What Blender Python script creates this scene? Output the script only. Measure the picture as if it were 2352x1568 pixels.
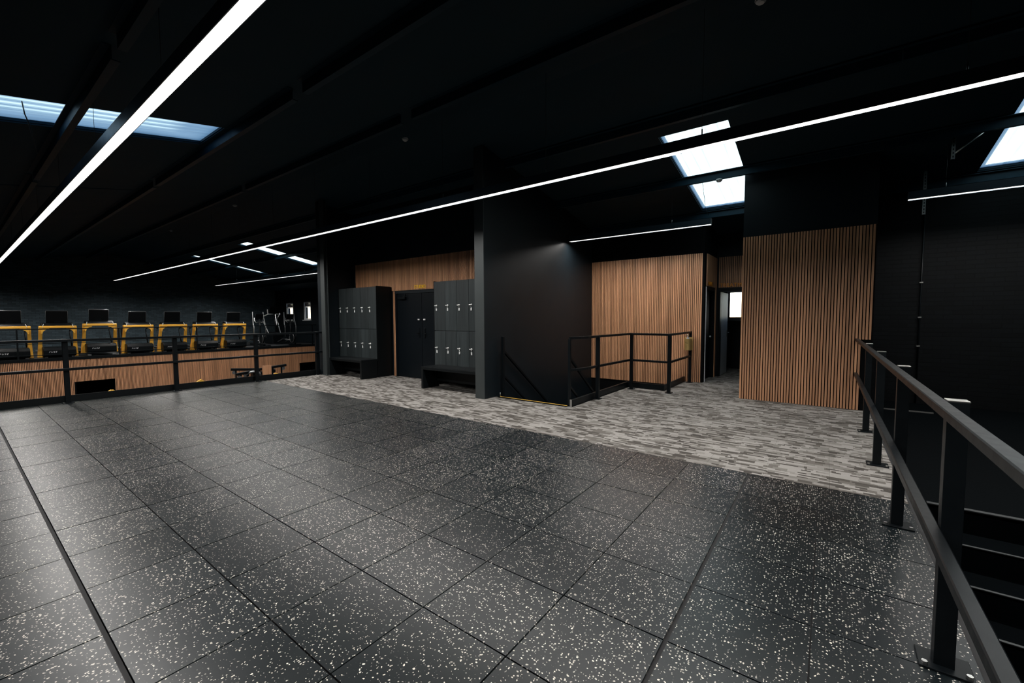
import bpy, bmesh, math, random
from mathutils import Vector, Matrix
random.seed(7)
SC = bpy.context.scene
COL = SC.collection
for o in list(bpy.data.objects):
    bpy.data.objects.remove(o)

# ------------------------------------------------------------------ camera
YAW, PITCH, ROLL, FPX = 0.6405097, -0.0567349, -0.0033436, 971.2548
HC = 1.48
def cam_axes():
    cy, sy = math.cos(YAW), math.sin(YAW)
    f = Vector((-sy*math.cos(PITCH), cy*math.cos(PITCH), math.sin(PITCH)))
    r = Vector((cy, sy, 0)); u = r.cross(f)
    r2 = math.cos(ROLL)*r + math.sin(ROLL)*u
    u2 = -math.sin(ROLL)*r + math.cos(ROLL)*u
    return r2, u2, f
cd = bpy.data.cameras.new('camera'); cam = bpy.data.objects.new('camera', cd); COL.objects.link(cam)
r_, u_, f_ = cam_axes()
M = Matrix.Identity(4)
for i in range(3):
    M[i][0], M[i][1], M[i][2] = r_[i], u_[i], -f_[i]
M[0][3], M[1][3], M[2][3] = 0, 0, HC
cam.matrix_world = M
cd.sensor_fit = 'HORIZONTAL'; cd.sensor_width = 36; cd.lens = 36*FPX/2352
cd.clip_start = .05; cd.clip_end = 500
SC.camera = cam

# ------------------------------------------------------------------ world, exposure
W = bpy.data.worlds.new('sky'); SC.world = W; W.use_nodes = True
nt = W.node_tree; bg = nt.nodes['Background']
sky = nt.nodes.new('ShaderNodeTexSky'); sky.sky_type = 'NISHITA'; sky.sun_disc = False
sky.sun_elevation = math.radians(22); sky.sun_rotation = math.radians(-35)   # low sun beyond the far side of the building
sky.air_density = .65; sky.dust_density = 1.0; sky.ozone_density = 1.2
nt.links.new(sky.outputs[0], bg.inputs[0])
SKY = 0.31
bg.inputs[1].default_value = SKY
LEDW = 22.5                                  # watts per metre of line light
LED = 2.2                                    # radiance of the diffuser strip itself
LEDC = (1.0, .965, .925)
sl = bpy.data.lights.new('sun', 'SUN'); sl.energy = 16.0; sl.angle = math.radians(3); sl.color = (1, .95, .90)
so = bpy.data.objects.new('sun', sl); COL.objects.link(so)
_e, _a = math.radians(12.5), math.radians(35)
so.rotation_euler = Vector((-math.sin(_a)*math.cos(_e), math.cos(_a)*math.cos(_e), math.sin(_e))).to_track_quat('Z', 'Y').to_euler()
SC.view_settings.view_transform = 'Standard'
SC.view_settings.look = 'None'
SC.view_settings.gamma = 1.0
SC.view_settings.use_curve_mapping = False
SC.view_settings.exposure = 0.0
SC.cycles.sample_clamp_indirect = 4.0
SC.cycles.max_bounces = 7
SC.cycles.diffuse_bounces = 4
SC.cycles.caustics_reflective = False
SC.cycles.caustics_refractive = False

# ------------------------------------------------------------------ materials
MAT = {}
def N(nt, t, **kw):
    n = nt.nodes.new(t)
    for k, v in kw.items(): setattr(n, k, v)
    return n
def math_(nt, op, a, b=None, c=None):
    n = nt.nodes.new('ShaderNodeMath'); n.operation = op
    for i, v in enumerate((a, b, c)):
        if v is None: continue
        if isinstance(v, (int, float)): n.inputs[i].default_value = v
        else: nt.links.new(v, n.inputs[i])
    return n.outputs[0]
def mixc(nt, fac, a, b, mode='MIX'):
    n = nt.nodes.new('ShaderNodeMix'); n.data_type = 'RGBA'; n.blend_type = mode
    for i, v in ((0, fac), (6, a), (7, b)):
        if isinstance(v, (int, float)): n.inputs[i].default_value = v
        elif isinstance(v, tuple): n.inputs[i].default_value = (*v, 1) if len(v) == 3 else v
        else: nt.links.new(v, n.inputs[i])
    return n.outputs[2]
def base(name):
    m = bpy.data.materials.new(name); m.use_nodes = True; MAT[name] = m
    nt = m.node_tree
    return m, nt, nt.nodes['Principled BSDF']
def plain(name, col, rough=.5, metal=0., var=.12, scale=14., bump=.0, spec=.5, stretch=(1, 1, 1)):
    """a painted / moulded / metal surface with slight procedural variation of tone and gloss"""
    m, nt, p = base(name)
    tc = N(nt, 'ShaderNodeTexCoord'); mp = N(nt, 'ShaderNodeMapping'); mp.inputs['Scale'].default_value = stretch
    nt.links.new(tc.outputs['Object'], mp.inputs[0])
    no = N(nt, 'ShaderNodeTexNoise'); no.inputs['Scale'].default_value = scale; no.inputs['Detail'].default_value = 4
    nt.links.new(mp.outputs[0], no.inputs['Vector'])
    lo = tuple(c*(1-var) for c in col); hi = tuple(min(1, c*(1+var)) for c in col)
    nt.links.new(mixc(nt, no.outputs[0], lo, hi), p.inputs['Base Color'])
    r = math_(nt, 'MULTIPLY_ADD', no.outputs[0], .16, rough-.08); nt.links.new(r, p.inputs['Roughness'])
    p.inputs['Metallic'].default_value = metal; p.inputs['Specular IOR Level'].default_value = spec
    if bump:
        b = N(nt, 'ShaderNodeBump'); b.inputs['Strength'].default_value = bump; b.inputs['Distance'].default_value = .004
        nt.links.new(no.outputs[0], b.inputs['Height']); nt.links.new(b.outputs[0], p.inputs['Normal'])
    return m

plain('black_paint', (.0052, .0092, .0122), .46, var=.18, scale=3, bump=.06, spec=.26)
plain('ceiling_black', (.0110, .0270, .0380), .7, var=.2, scale=2, bump=.1, spec=.12)
plain('black_felt', (.0028, .0030, .0034), .9, scale=90, spec=.1)
plain('rail_steel', (.0040, .0056, .0068), .38, var=.2, scale=22, spec=.16)
plain('purlin_steel', (.0090, .0260, .0390), .42, var=.2, scale=9, spec=.1)
plain('light_housing', (.018, .030, .042), .34, var=.2, scale=9)
plain('column_paint', (.034, .041, .042), .5, var=.1, scale=6)
plain('bench_black', (.0034, .0048, .0056), .45, var=.2, scale=18, stretch=(1, 12, 12), spec=.2)
plain('door_black', (.0026, .0046, .0066), .4, var=.12, scale=5, spec=.2)
plain('chrome', (.88, .88, .87), .36, .55, var=.06)
plain('tag_white', (.70, .71, .71), .4)
plain('machine_black', (.0032, .0046, .0056), .40, var=.15, spec=.16)
plain('gloss_black', (.003, .0038, .0045), .36, var=.1, spec=.22)
plain('machine_grey', (.22, .23, .235), .32, .6)
plain('machine_yellow', (.88, .46, .06), .36, var=.08)
plain('frame_yellow', (.72, .40, .05), .42, var=.08)
plain('brass', (.72, .50, .20), .30, .65, var=.15, scale=8)
plain('sign_yellow', (.92, .58, .02), .4, var=.05)
plain('sign_orange', (.95, .36, .012), .4, var=.05)
plain('logo_white', (.72, .72, .72), .5)
plain('frame_white', (.70, .71, .72), .4, var=.04)
plain('trim_grey', (.45, .47, .50), .4, var=.05)
plain('alu', (.60, .60, .58), .35, 1.0, var=.1, scale=30)
plain('nosing_yellow', (.70, .43, .08), .45, var=.1)
plain('nosing_dark', (.06, .065, .066), .4, .7, var=.15)
plain('detector_white', (.55, .56, .56), .45, var=.05)
plain('stair_black', (.0012, .0019, .0024), .8, scale=60, var=.3, bump=.3, spec=.02)
plain('lower_floor', (.030, .032, .034), .5, scale=60, var=.3)
plain('slab', (.010, .010, .011), .8)
plain('render_pale', (.72, .70, .66), .8, var=.16, scale=1.2)
plain('ground', (.22, .22, .21), .9, scale=2)
plain('cable', (.02, .02, .02), .5)
plain('treatment_white', (.76, .80, .84), .42, var=.04)

def wood(name, c1, c2, rough=.48):
    m, nt, p = base(name)
    tc = N(nt, 'ShaderNodeTexCoord'); oi = N(nt, 'ShaderNodeObjectInfo')
    off = N(nt, 'ShaderNodeVectorMath', operation='SCALE'); nt.links.new(tc.outputs['Object'], off.inputs[0]); off.inputs['Scale'].default_value = 1
    ad = N(nt, 'ShaderNodeVectorMath', operation='ADD')
    cx = N(nt, 'ShaderNodeCombineXYZ'); r9 = math_(nt, 'MULTIPLY', oi.outputs['Random'], 37.)
    nt.links.new(r9, cx.inputs[0]); nt.links.new(r9, cx.inputs[2])
    nt.links.new(off.outputs[0], ad.inputs[0]); nt.links.new(cx.outputs[0], ad.inputs[1])
    mp = N(nt, 'ShaderNodeMapping'); mp.inputs['Scale'].default_value = (60, 60, 1.1); nt.links.new(ad.outputs[0], mp.inputs[0])
    no = N(nt, 'ShaderNodeTexNoise'); no.inputs['Scale'].default_value = 1.6; no.inputs['Detail'].default_value = 5; no.inputs['Roughness'].default_value = .65
    nt.links.new(mp.outputs[0], no.inputs['Vector'])
    mp2 = N(nt, 'ShaderNodeMapping'); mp2.inputs['Scale'].default_value = (9, 9, .7); nt.links.new(ad.outputs[0], mp2.inputs[0])
    n2 = N(nt, 'ShaderNodeTexNoise'); n2.inputs['Scale'].default_value = 1.; n2.inputs['Detail'].default_value = 2
    nt.links.new(mp2.outputs[0], n2.inputs['Vector'])
    g = math_(nt, 'ADD', math_(nt, 'MULTIPLY', no.outputs[0], .6), math_(nt, 'MULTIPLY', n2.outputs[0], .4))
    cr = N(nt, 'ShaderNodeValToRGB'); cr.color_ramp.elements[0].position = .33; cr.color_ramp.elements[1].position = .66
    cr.color_ramp.elements[0].color = (*c1, 1); cr.color_ramp.elements[1].color = (*c2, 1)
    nt.links.new(g, cr.inputs[0])
    v = math_(nt, 'MULTIPLY_ADD', oi.outputs['Random'], .42, .79)
    vv = N(nt, 'ShaderNodeCombineXYZ')
    for i in range(3): nt.links.new(v, vv.inputs[i])
    nt.links.new(mixc(nt, 1., cr.outputs[0], vv.outputs[0], 'MULTIPLY'), p.inputs['Base Color'])
    p.inputs['Roughness'].default_value = rough
    b = N(nt, 'ShaderNodeBump'); b.inputs['Strength'].default_value = .15; b.inputs['Distance'].default_value = .002
    nt.links.new(no.outputs[0], b.inputs['Height']); nt.links.new(b.outputs[0], p.inputs['Normal'])
    return m
wood('oak_slat', (.41, .190, .094), (.68, .36, .198))
wood('oak_panel', (.38, .18, .09), (.60, .32, .175))
wood('locker_wood', (.0085, .0125, .0140), (.034, .043, .045), .46)

def rubber():
    m, nt, p = base('rubber_fleck')
    g = N(nt, 'ShaderNodeNewGeometry'); oi = N(nt, 'ShaderNodeObjectInfo')
    no = N(nt, 'ShaderNodeTexNoise'); no.inputs['Scale'].default_value = 55; no.inputs['Detail'].default_value = 1
    nt.links.new(g.outputs['Position'], no.inputs['Vector'])
    dv = N(nt, 'ShaderNodeVectorMath', operation='MULTIPLY_ADD'); nt.links.new(no.outputs['Color'], dv.inputs[0])
    dv.inputs[1].default_value = (.017, .017, 0); nt.links.new(g.outputs['Position'], dv.inputs[2])
    vo = N(nt, 'ShaderNodeTexVoronoi'); vo.inputs['Scale'].default_value = 78; vo.voronoi_dimensions = '2D'
    nt.links.new(dv.outputs[0], vo.inputs['Vector'])
    sp = N(nt, 'ShaderNodeSeparateColor'); nt.links.new(vo.outputs['Color'], sp.inputs[0])
    size = math_(nt, 'MULTIPLY_ADD', sp.outputs[0], .72, -.39)
    # each tile has its own share of flecks
    size = math_(nt, 'ADD', size, math_(nt, 'MULTIPLY_ADD', oi.outputs['Random'], .07, -.035))
    mask = math_(nt, 'LESS_THAN', vo.outputs['Distance'], size)
    fl = mixc(nt, sp.outputs[1], (.34, .31, .27), (.74, .69, .61))
    n2 = N(nt, 'ShaderNodeTexNoise'); n2.inputs['Scale'].default_value = 2.2; n2.inputs['Detail'].default_value = 3
    nt.links.new(g.outputs['Position'], n2.inputs['Vector'])
    t = math_(nt, 'ADD', math_(nt, 'MULTIPLY', n2.outputs[0], .6), math_(nt, 'MULTIPLY', oi.outputs['Random'], .4))
    bs = mixc(nt, t, (.0026, .0048, .0060), (.0080, .0122, .0140))
    nt.links.new(mixc(nt, mask, bs, fl), p.inputs['Base Color'])
    n3 = N(nt, 'ShaderNodeTexNoise'); n3.inputs['Scale'].default_value = 5; n3.inputs['Detail'].default_value = 3
    nt.links.new(g.outputs['Position'], n3.inputs['Vector'])
    rg = math_(nt, 'ADD', math_(nt, 'MULTIPLY_ADD', n3.outputs[0], .06, .285), math_(nt, 'MULTIPLY', oi.outputs['Random'], .025))
    nt.links.new(rg, p.inputs['Roughness']); p.inputs['Specular IOR Level'].default_value = .27
    b = N(nt, 'ShaderNodeBump'); b.inputs['Strength'].default_value = .08; b.inputs['Distance'].default_value = .001
    nt.links.new(no.outputs[0], b.inputs['Height']); nt.links.new(b.outputs[0], p.inputs['Normal'])
rubber()

def carpet():
    m, nt, p = base('carpet_weave')
    g = N(nt, 'ShaderNodeNewGeometry'); s = N(nt, 'ShaderNodeSeparateXYZ'); nt.links.new(g.outputs['Position'], s.inputs[0])
    X, Y = s.outputs[0], s.outputs[1]
    def layer(rowh, ln, seed):
        yy = math_(nt, 'DIVIDE', Y, rowh); row = math_(nt, 'FLOOR', yy)
        w1 = N(nt, 'ShaderNodeTexWhiteNoise', noise_dimensions='2D'); c = N(nt, 'ShaderNodeCombineXYZ')
        nt.links.new(row, c.inputs[0]); c.inputs[1].default_value = seed; nt.links.new(c.outputs[0], w1.inputs['Vector'])
        x = math_(nt, 'ADD', math_(nt, 'DIVIDE', X, ln), math_(nt, 'MULTIPLY', w1.outputs[0], 9.7))
        # stretch the cells unevenly
        x = math_(nt, 'ADD', x, math_(nt, 'MULTIPLY', math_(nt, 'SINE', math_(nt, 'MULTIPLY', x, 2.3)), .33))
        cx = math_(nt, 'FLOOR', x)
        w2 = N(nt, 'ShaderNodeTexWhiteNoise', noise_dimensions='3D'); c2 = N(nt, 'ShaderNodeCombineXYZ')
        nt.links.new(cx, c2.inputs[0]); nt.links.new(row, c2.inputs[1]); c2.inputs[2].default_value = seed
        nt.links.new(c2.outputs[0], w2.inputs['Vector'])
        return w2.outputs[0]
    a = layer(.062, .135, 1.3); b = layer(.031, .115, 5.1); c = layer(.124, .25, 8.7)
    v = math_(nt, 'ADD', math_(nt, 'MULTIPLY', a, .72), math_(nt, 'MULTIPLY', c, .28))
    cr = N(nt, 'ShaderNodeValToRGB'); cr.color_ramp.interpolation = 'CONSTANT'
    e = cr.color_ramp.elements; e[0].position = 0; e[0].color = (.066, .060, .053, 1)
    e[1].position = .22; e[1].color = (.108, .100, .090, 1)
    for pos, col in ((.40, (.150, .141, .130)), (.58, (.195, .185, .172)), (.76, (.240, .229, .215))):
        n = e.new(pos); n.color = (*col, 1)
    nt.links.new(v, cr.inputs[0])
    # narrow dark and pale dashes woven over the blocks
    dk = mixc(nt, math_(nt, 'LESS_THAN', b, .15), cr.outputs[0], (.052, .047, .042))
    dk = mixc(nt, math_(nt, 'GREATER_THAN', b, .84), dk, (.250, .239, .225))
    no = N(nt, 'ShaderNodeTexNoise'); no.inputs['Scale'].default_value = 330; no.inputs['Detail'].default_value = 2
    nt.links.new(g.outputs['Position'], no.inputs['Vector'])
    k = math_(nt, 'MULTIPLY_ADD', no.outputs[0], .9, .55); kk = N(nt, 'ShaderNodeCombineXYZ')
    for i in range(3): nt.links.new(k, kk.inputs[i])
    nt.links.new(mixc(nt, 1., dk, kk.outputs[0], 'MULTIPLY'), p.inputs['Base Color'])
    p.inputs['Roughness'].default_value = .92; p.inputs['Specular IOR Level'].default_value = .15
    bp = N(nt, 'ShaderNodeBump'); bp.inputs['Strength'].default_value = .5; bp.inputs['Distance'].default_value = .004
    nt.links.new(no.outputs[0], bp.inputs['Height']); nt.links.new(bp.outputs[0], p.inputs['Normal'])
carpet()

def brick(name, col, joint, axis):
    """painted brickwork too far off to show single bricks other than as fine relief"""
    m, nt, p = base(name)
    g = N(nt, 'ShaderNodeNewGeometry'); s = N(nt, 'ShaderNodeSeparateXYZ'); nt.links.new(g.outputs['Position'], s.inputs[0])
    c = N(nt, 'ShaderNodeCombineXYZ'); nt.links.new(s.outputs[axis], c.inputs[0]); nt.links.new(s.outputs[2], c.inputs[1])
    br = N(nt, 'ShaderNodeTexBrick'); br.inputs['Scale'].default_value = 1; br.inputs['Brick Width'].default_value = .225
    br.inputs['Row Height'].default_value = .075; br.inputs['Mortar Size'].default_value = .006; br.inputs['Bias'].default_value = 0
    br.inputs['Color1'].default_value = (*col, 1); br.inputs['Color2'].default_value = (*[q*.6 for q in col], 1); br.inputs['Mortar'].default_value = (*joint, 1)
    nt.links.new(c.outputs[0], br.inputs['Vector']); nt.links.new(br.outputs[0], p.inputs['Base Color'])
    b = N(nt, 'ShaderNodeBump'); b.inputs['Strength'].default_value = .9; b.inputs['Distance'].default_value = .012; b.invert = True
    nt.links.new(br.outputs['Fac'], b.inputs['Height']); nt.links.new(b.outputs[0], p.inputs['Normal'])
    p.inputs['Roughness'].default_value = .6; p.inputs['Specular IOR Level'].default_value = .12
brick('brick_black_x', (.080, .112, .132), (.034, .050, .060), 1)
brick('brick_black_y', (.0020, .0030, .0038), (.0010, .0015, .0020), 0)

def sheet():
    m = bpy.data.materials.new('rooflight_sheet'); m.use_nodes = True; MAT['rooflight_sheet'] = m
    nt = m.node_tree; nt.nodes.remove(nt.nodes['Principled BSDF'])
    out = nt.nodes['Material Output']
    tc = N(nt, 'ShaderNodeTexCoord'); mp = N(nt, 'ShaderNodeMapping'); mp.inputs['Scale'].default_value = (14, 1.2, 1); nt.links.new(tc.outputs['Object'], mp.inputs[0])
    no = N(nt, 'ShaderNodeTexNoise'); no.inputs['Scale'].default_value = 1.; no.inputs['Detail'].default_value = 4; nt.links.new(mp.outputs[0], no.inputs['Vector'])
    cr = N(nt, 'ShaderNodeValToRGB'); cr.color_ramp.elements[0].position = .3; cr.color_ramp.elements[0].color = (.54, .74, .74, 1)
    cr.color_ramp.elements[1].position = .62; cr.color_ramp.elements[1].color = (.70, .91, .89, 1); nt.links.new(no.outputs[0], cr.inputs[0])
    t = N(nt, 'ShaderNodeBsdfTranslucent'); nt.links.new(cr.outputs[0], t.inputs[0])
    d = N(nt, 'ShaderNodeBsdfDiffuse'); d.inputs[0].default_value = (.35, .38, .4, 1)
    x = N(nt, 'ShaderNodeMixShader'); x.inputs[0].default_value = .12
    nt.links.new(t.outputs[0], x.inputs[1]); nt.links.new(d.outputs[0], x.inputs[2]); nt.links.new(x.outputs[0], out.inputs[0])
sheet()
def glass():
    m = bpy.data.materials.new('window_glass'); m.use_nodes = True; MAT['window_glass'] = m
    nt = m.node_tree; nt.nodes.remove(nt.nodes['Principled BSDF']); out = nt.nodes['Material Output']
    t = N(nt, 'ShaderNodeBsdfTransparent'); g = N(nt, 'ShaderNodeBsdfGlossy'); g.inputs['Roughness'].default_value = .03
    no = N(nt, 'ShaderNodeTexNoise'); no.inputs['Scale'].default_value = 3
    t.inputs[0].default_value = (.93, .96, .97, 1)
    f = N(nt, 'ShaderNodeFresnel'); f.inputs[0].default_value = 1.45
    x = N(nt, 'ShaderNodeMixShader'); nt.links.new(math_(nt, 'MULTIPLY', f.outputs[0], math_(nt, 'MULTIPLY_ADD', no.outputs[0], .2, .9)), x.inputs[0])
    nt.links.new(t.outputs[0], x.inputs[1]); nt.links.new(g.outputs[0], x.inputs[2]); nt.links.new(x.outputs[0], out.inputs[0])
glass()
def led():
    m = bpy.data.materials.new('led_diffuser'); m.use_nodes = True; MAT['led_diffuser'] = m
    nt = m.node_tree; nt.nodes.remove(nt.nodes['Principled BSDF']); out = nt.nodes['Material Output']
    e = N(nt, 'ShaderNodeEmission'); e.inputs[0].default_value = (*LEDC, 1); e.inputs[1].default_value = LED
    nt.links.new(e.outputs[0], out.inputs[0])
led()

# ------------------------------------------------------------------ builders
def link(name, me, parent=None, loc=None):
    o = bpy.data.objects.new(name, me); COL.objects.link(o)
    if parent is not None: o.parent = parent
    if loc is not None: o.location = loc
    return o
def tag(o, label, cat, group=None, kind=None):
    o['label'] = label; o['category'] = cat
    if group: o['group'] = group
    if kind: o['kind'] = kind
    return o
def thing(name, loc, label, cat, group=None, rz=0.):
    o = bpy.data.objects.new(name, None); COL.objects.link(o); o.location = loc; o.rotation_euler[2] = rz
    o.empty_display_size = .2
    return tag(o, label, cat, group)
CACHE = {}
def boxmesh(dx, dy, dz, m, bev=0.):
    k = (round(dx, 4), round(dy, 4), round(dz, 4), m, bev)
    if k in CACHE: return CACHE[k]
    bm = bmesh.new(); bmesh.ops.create_cube(bm, size=1.)
    for v in bm.verts: v.co = Vector((v.co.x*dx, v.co.y*dy, v.co.z*dz))
    if bev: bmesh.ops.bevel(bm, geom=bm.edges[:], offset=bev, segments=2, affect='EDGES', profile=.5)
    me = bpy.data.meshes.new('box'); bm.to_mesh(me); bm.free(); me.materials.append(MAT[m])
    if bev:
        for p in me.polygons: p.use_smooth = False
    CACHE[k] = me
    return me
def box(name, x0, x1, y0, y1, z0, z1, m, parent=None, bev=0.):
    return link(name, boxmesh(x1-x0, y1-y0, z1-z0, m, bev), parent, ((x0+x1)/2, (y0+y1)/2, (z0+z1)/2))
def frompd(name, vs, fs, m, parent=None, smooth=False, loc=None):
    me = bpy.data.meshes.new(name); me.from_pydata(vs, [], fs); me.update(); me.materials.append(MAT[m])
    bm = bmesh.new(); bm.from_mesh(me); bmesh.ops.recalc_face_normals(bm, faces=bm.faces[:]); bm.to_mesh(me); bm.free()
    if smooth:
        for p in me.polygons: p.use_smooth = True
    return link(name, me, parent, loc)
def boxes(name, lst, m, parent=None):
    """one body made of several touching blocks"""
    vs, fs = [], []
    for (x0, x1, y0, y1, z0, z1) in lst:
        n = len(vs)
        vs += [(x0, y0, z0), (x1, y0, z0), (x1, y1, z0), (x0, y1, z0), (x0, y0, z1), (x1, y0, z1), (x1, y1, z1), (x0, y1, z1)]
        fs += [tuple(n+i for i in f) for f in ((0, 3, 2, 1), (4, 5, 6, 7), (0, 1, 5, 4), (1, 2, 6, 5), (2, 3, 7, 6), (3, 0, 4, 7))]
    return frompd(name, vs, fs, m, parent)
def prism(name, poly, axis, lo, hi, m, parent=None, bev=0., loc=None):
    """extrude a 2-D outline: axis 0 = outline in (y,z) along x, 1 = (x,z) along y, 2 = (x,y) along z"""
    def p3(a, b, c):
        return ((c, a, b), (a, c, b), (a, b, c))[axis]
    n = len(poly)
    vs = [p3(a, b, lo) for a, b in poly] + [p3(a, b, hi) for a, b in poly]
    fs = [tuple(range(n)), tuple(range(n, 2*n))] + [(i, (i+1) % n, n+(i+1) % n, n+i) for i in range(n)]
    o = frompd(name, vs, fs, m, parent, loc=loc)
    if bev:
        bm = bmesh.new(); bm.from_mesh(o.data)
        bmesh.ops.bevel(bm, geom=bm.edges[:], offset=bev, segments=2, affect='EDGES', profile=.5); bm.to_mesh(o.data); bm.free()
    return o
def sweep(pts, r, seg=8, close=False, flat=None):
    """tube along a polyline; r may be a list; flat=(a,b) makes an elliptic/flat section"""
    pts = [Vector(p) for p in pts]; n = len(pts); vs, fs = [], []
    up = Vector((0, 0, 1))
    for i, p in enumerate(pts):
        if close: t = pts[(i+1) % n]-pts[i-1]
        else: t = pts[min(i+1, n-1)]-pts[max(i-1, 0)]
        t.normalize()
        ref = up if abs(t.z) < .93 else Vector((1, 0, 0))
        a = t.cross(ref).normalized(); b = a.cross(t).normalized()
        rr = r[i] if isinstance(r, (list, tuple)) else r
        for k in range(seg):
            an = 2*math.pi*(k+.5)/seg
            fa, fb = flat if flat else (1, 1)
            vs.append(p + a*math.cos(an)*rr*fa + b*math.sin(an)*rr*fb)
    m_ = n if close else n-1
    for i in range(m_):
        for k in range(seg):
            j = (i+1) % n
            fs.append((i*seg+k, i*seg+(k+1) % seg, j*seg+(k+1) % seg, j*seg+k))
    if not close:
        fs.append(tuple(range(seg))); fs.append(tuple(range((n-1)*seg, n*seg)))
    return [tuple(v) for v in vs], fs
def tube(name, pts, r, m, parent=None, seg=8, close=False, flat=None, smooth=True):
    vs, fs = sweep(pts, r, seg, close, flat)
    return frompd(name, vs, fs, m, parent, smooth and seg > 4)
def lathe(name, prof, m, parent=None, seg=20, loc=None, axis='z'):
    vs, fs = [], []
    for (r, z) in prof:
        for k in range(seg):
            a = 2*math.pi*k/seg
            c, s = r*math.cos(a), r*math.sin(a)
            vs.append((c, s, z) if axis == 'z' else ((z, c, s) if axis == 'x' else (c, z, s)))
    n = len(prof)
    for i in range(n-1):
        for k in range(seg):
            fs.append((i*seg+k, i*seg+(k+1) % seg, (i+1)*seg+(k+1) % seg, (i+1)*seg+k))
    fs.append(tuple(range(seg))); fs.append(tuple(range((n-1)*seg, n*seg)))
    return frompd(name, vs, fs, m, parent, False, loc)
def arc(cx, cy, r, a0, a1, n):
    return [(cx+r*math.cos(math.radians(a0+(a1-a0)*i/n)), cy+r*math.sin(math.radians(a0+(a1-a0)*i/n))) for i in range(n+1)]
def copy_tree(o, parent=None):
    c = o.copy(); COL.objects.link(c)
    if parent is not None:
        c.parent = parent
    for ch in list(o.children):
        copy_tree(ch, c)
    return c
def letters(word, size, m, parent, place, depth=.012, spacing=1.12, italic=0., name='letter'):
    """one mesh per character; place(mesh_object, x) sets it on the surface"""
    x = 0.
    for ch in word:
        cu = bpy.data.curves.new('letter', 'FONT'); cu.body = ch; cu.size = size; cu.extrude = depth/2; cu.resolution_u = 3; cu.shear = italic
        t = bpy.data.objects.new('letter_tmp', cu); COL.objects.link(t)
        bpy.context.view_layer.update()
        dg = bpy.context.evaluated_depsgraph_get()
        me = bpy.data.meshes.new_from_object(t.evaluated_get(dg)); w = max((v.co.x for v in me.vertices), default=size*.3)
        bpy.data.objects.remove(t); bpy.data.curves.remove(cu)
        me.materials.clear(); me.materials.append(MAT[m])
        o = link(name, me, parent); place(o, x)
        x += w*spacing + size*.05
    return x

# ------------------------------------------------------------------ the building
T = .1835; YR = 5.04
X0, X1, Y0, Y1 = -28.5, 3.9, -3.0, 12.8
def roofz(y): return 3.73+T*y if y < YR else 5.58-T*y
def wall(name, x0, x1, y0, y1, z0, m, label, parent=None, top=None):
    """wall block that runs up to the underside of the roof"""
    if top is None:
        ys = [y0] + ([YR] if y0 < YR < y1 else []) + [y1]
        poly = [(y0, z0), (y1, z0)] + [(y, roofz(y)) for y in reversed(ys)]
        o = prism(name, poly, 0, x0, x1, m, parent)
    else:
        o = boxes(name, [(x0, x1, y0, y1, z0, top)], m, parent)
    if parent is None: tag(o, label, 'wall', kind='structure')
    return o
ZL = -2.9                                   # lower storey floor

# roof with openings for the rooflight strips
SKY1 = [(-7.94, -6.99), (-11.87, -11.80)]; Y1S = (-.55, 2.53)
SKY2 = [(-2.24, -1.235), (1.83, 2.83), (-18.33, -17.43), (-23.5, -22.93)]; Y2S = (6.90, 9.92)
def roof():
    vs, fs = [], []
    def cells(xc, yc, hole):
        for i in range(len(xc)-1):
            for j in range(len(yc)-1):
                xm, ym = (xc[i]+xc[i+1])/2, (yc[j]+yc[j+1])/2
                if hole(xm, ym): continue
                n = len(vs); xa, xb, ya, yb = xc[i], xc[i+1], yc[j], yc[j+1]
                e = 1e-6
                za = roofz(ya+e) if ya >= YR else roofz(ya); zb = roofz(yb)
                for h in (0, .1):
                    vs.extend([(xa, ya, za+h), (xb, ya, za+h), (xb, yb, zb+h), (xa, yb, zb+h)])
                fs.extend([tuple(n+k for k in f) for f in ((0, 3, 2, 1), (4, 5, 6, 7), (0, 1, 5, 4), (1, 2, 6, 5), (2, 3, 7, 6), (3, 0, 4, 7))])
    def cuts(s): return sorted([X0-.2, X1+.2]+[v for p in s for v in p])
    cells(cuts(SKY1), [Y0-.2, Y1S[0], Y1S[1], YR], lambda x, y: Y1S[0] < y < Y1S[1] and any(a < x < b for a, b in SKY1))
    cells(cuts(SKY2), [YR, Y2S[0], Y2S[1], Y1+.2], lambda x, y: Y2S[0] < y < Y2S[1] and any(a < x < b for a, b in SKY2))
    return tag(frompd('ceiling', vs, fs, 'ceiling_black'), 'black pitched ceiling of the gym hall', 'ceiling', kind='structure')
ceiling = roof()
for y in (-2.2, -.62, 1.0, 2.60, 4.2, 6.40, 8.33, 9.985, 11.5):
    for (xa, xb) in ((X0, -10.78), (-10.6, -5.17), (-4.94, .57), (.57, X1)):
        if y > 6.9 and (xa, xb) == (-10.6, -5.17): continue
        if y > 10.2 and xb > -5: continue
        if y > 8.7 and xa == -4.94: xb = -1.26
        zc = roofz(y); s = .012
        # cold-formed Z section: web with an upper and a lower flange
        prf = [(y-.06, zc-.005), (y+.005, zc-.005), (y+.005, zc-.125), (y+.06, zc-.125), (y+.06, zc-.135), (y-.005, zc-.135), (y-.005, zc-.015), (y-.06, zc-.015)]
        prism('purlin', prf, 0, xa+.005, xb-.005, 'purlin_steel', ceiling)
wn = 0
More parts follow.
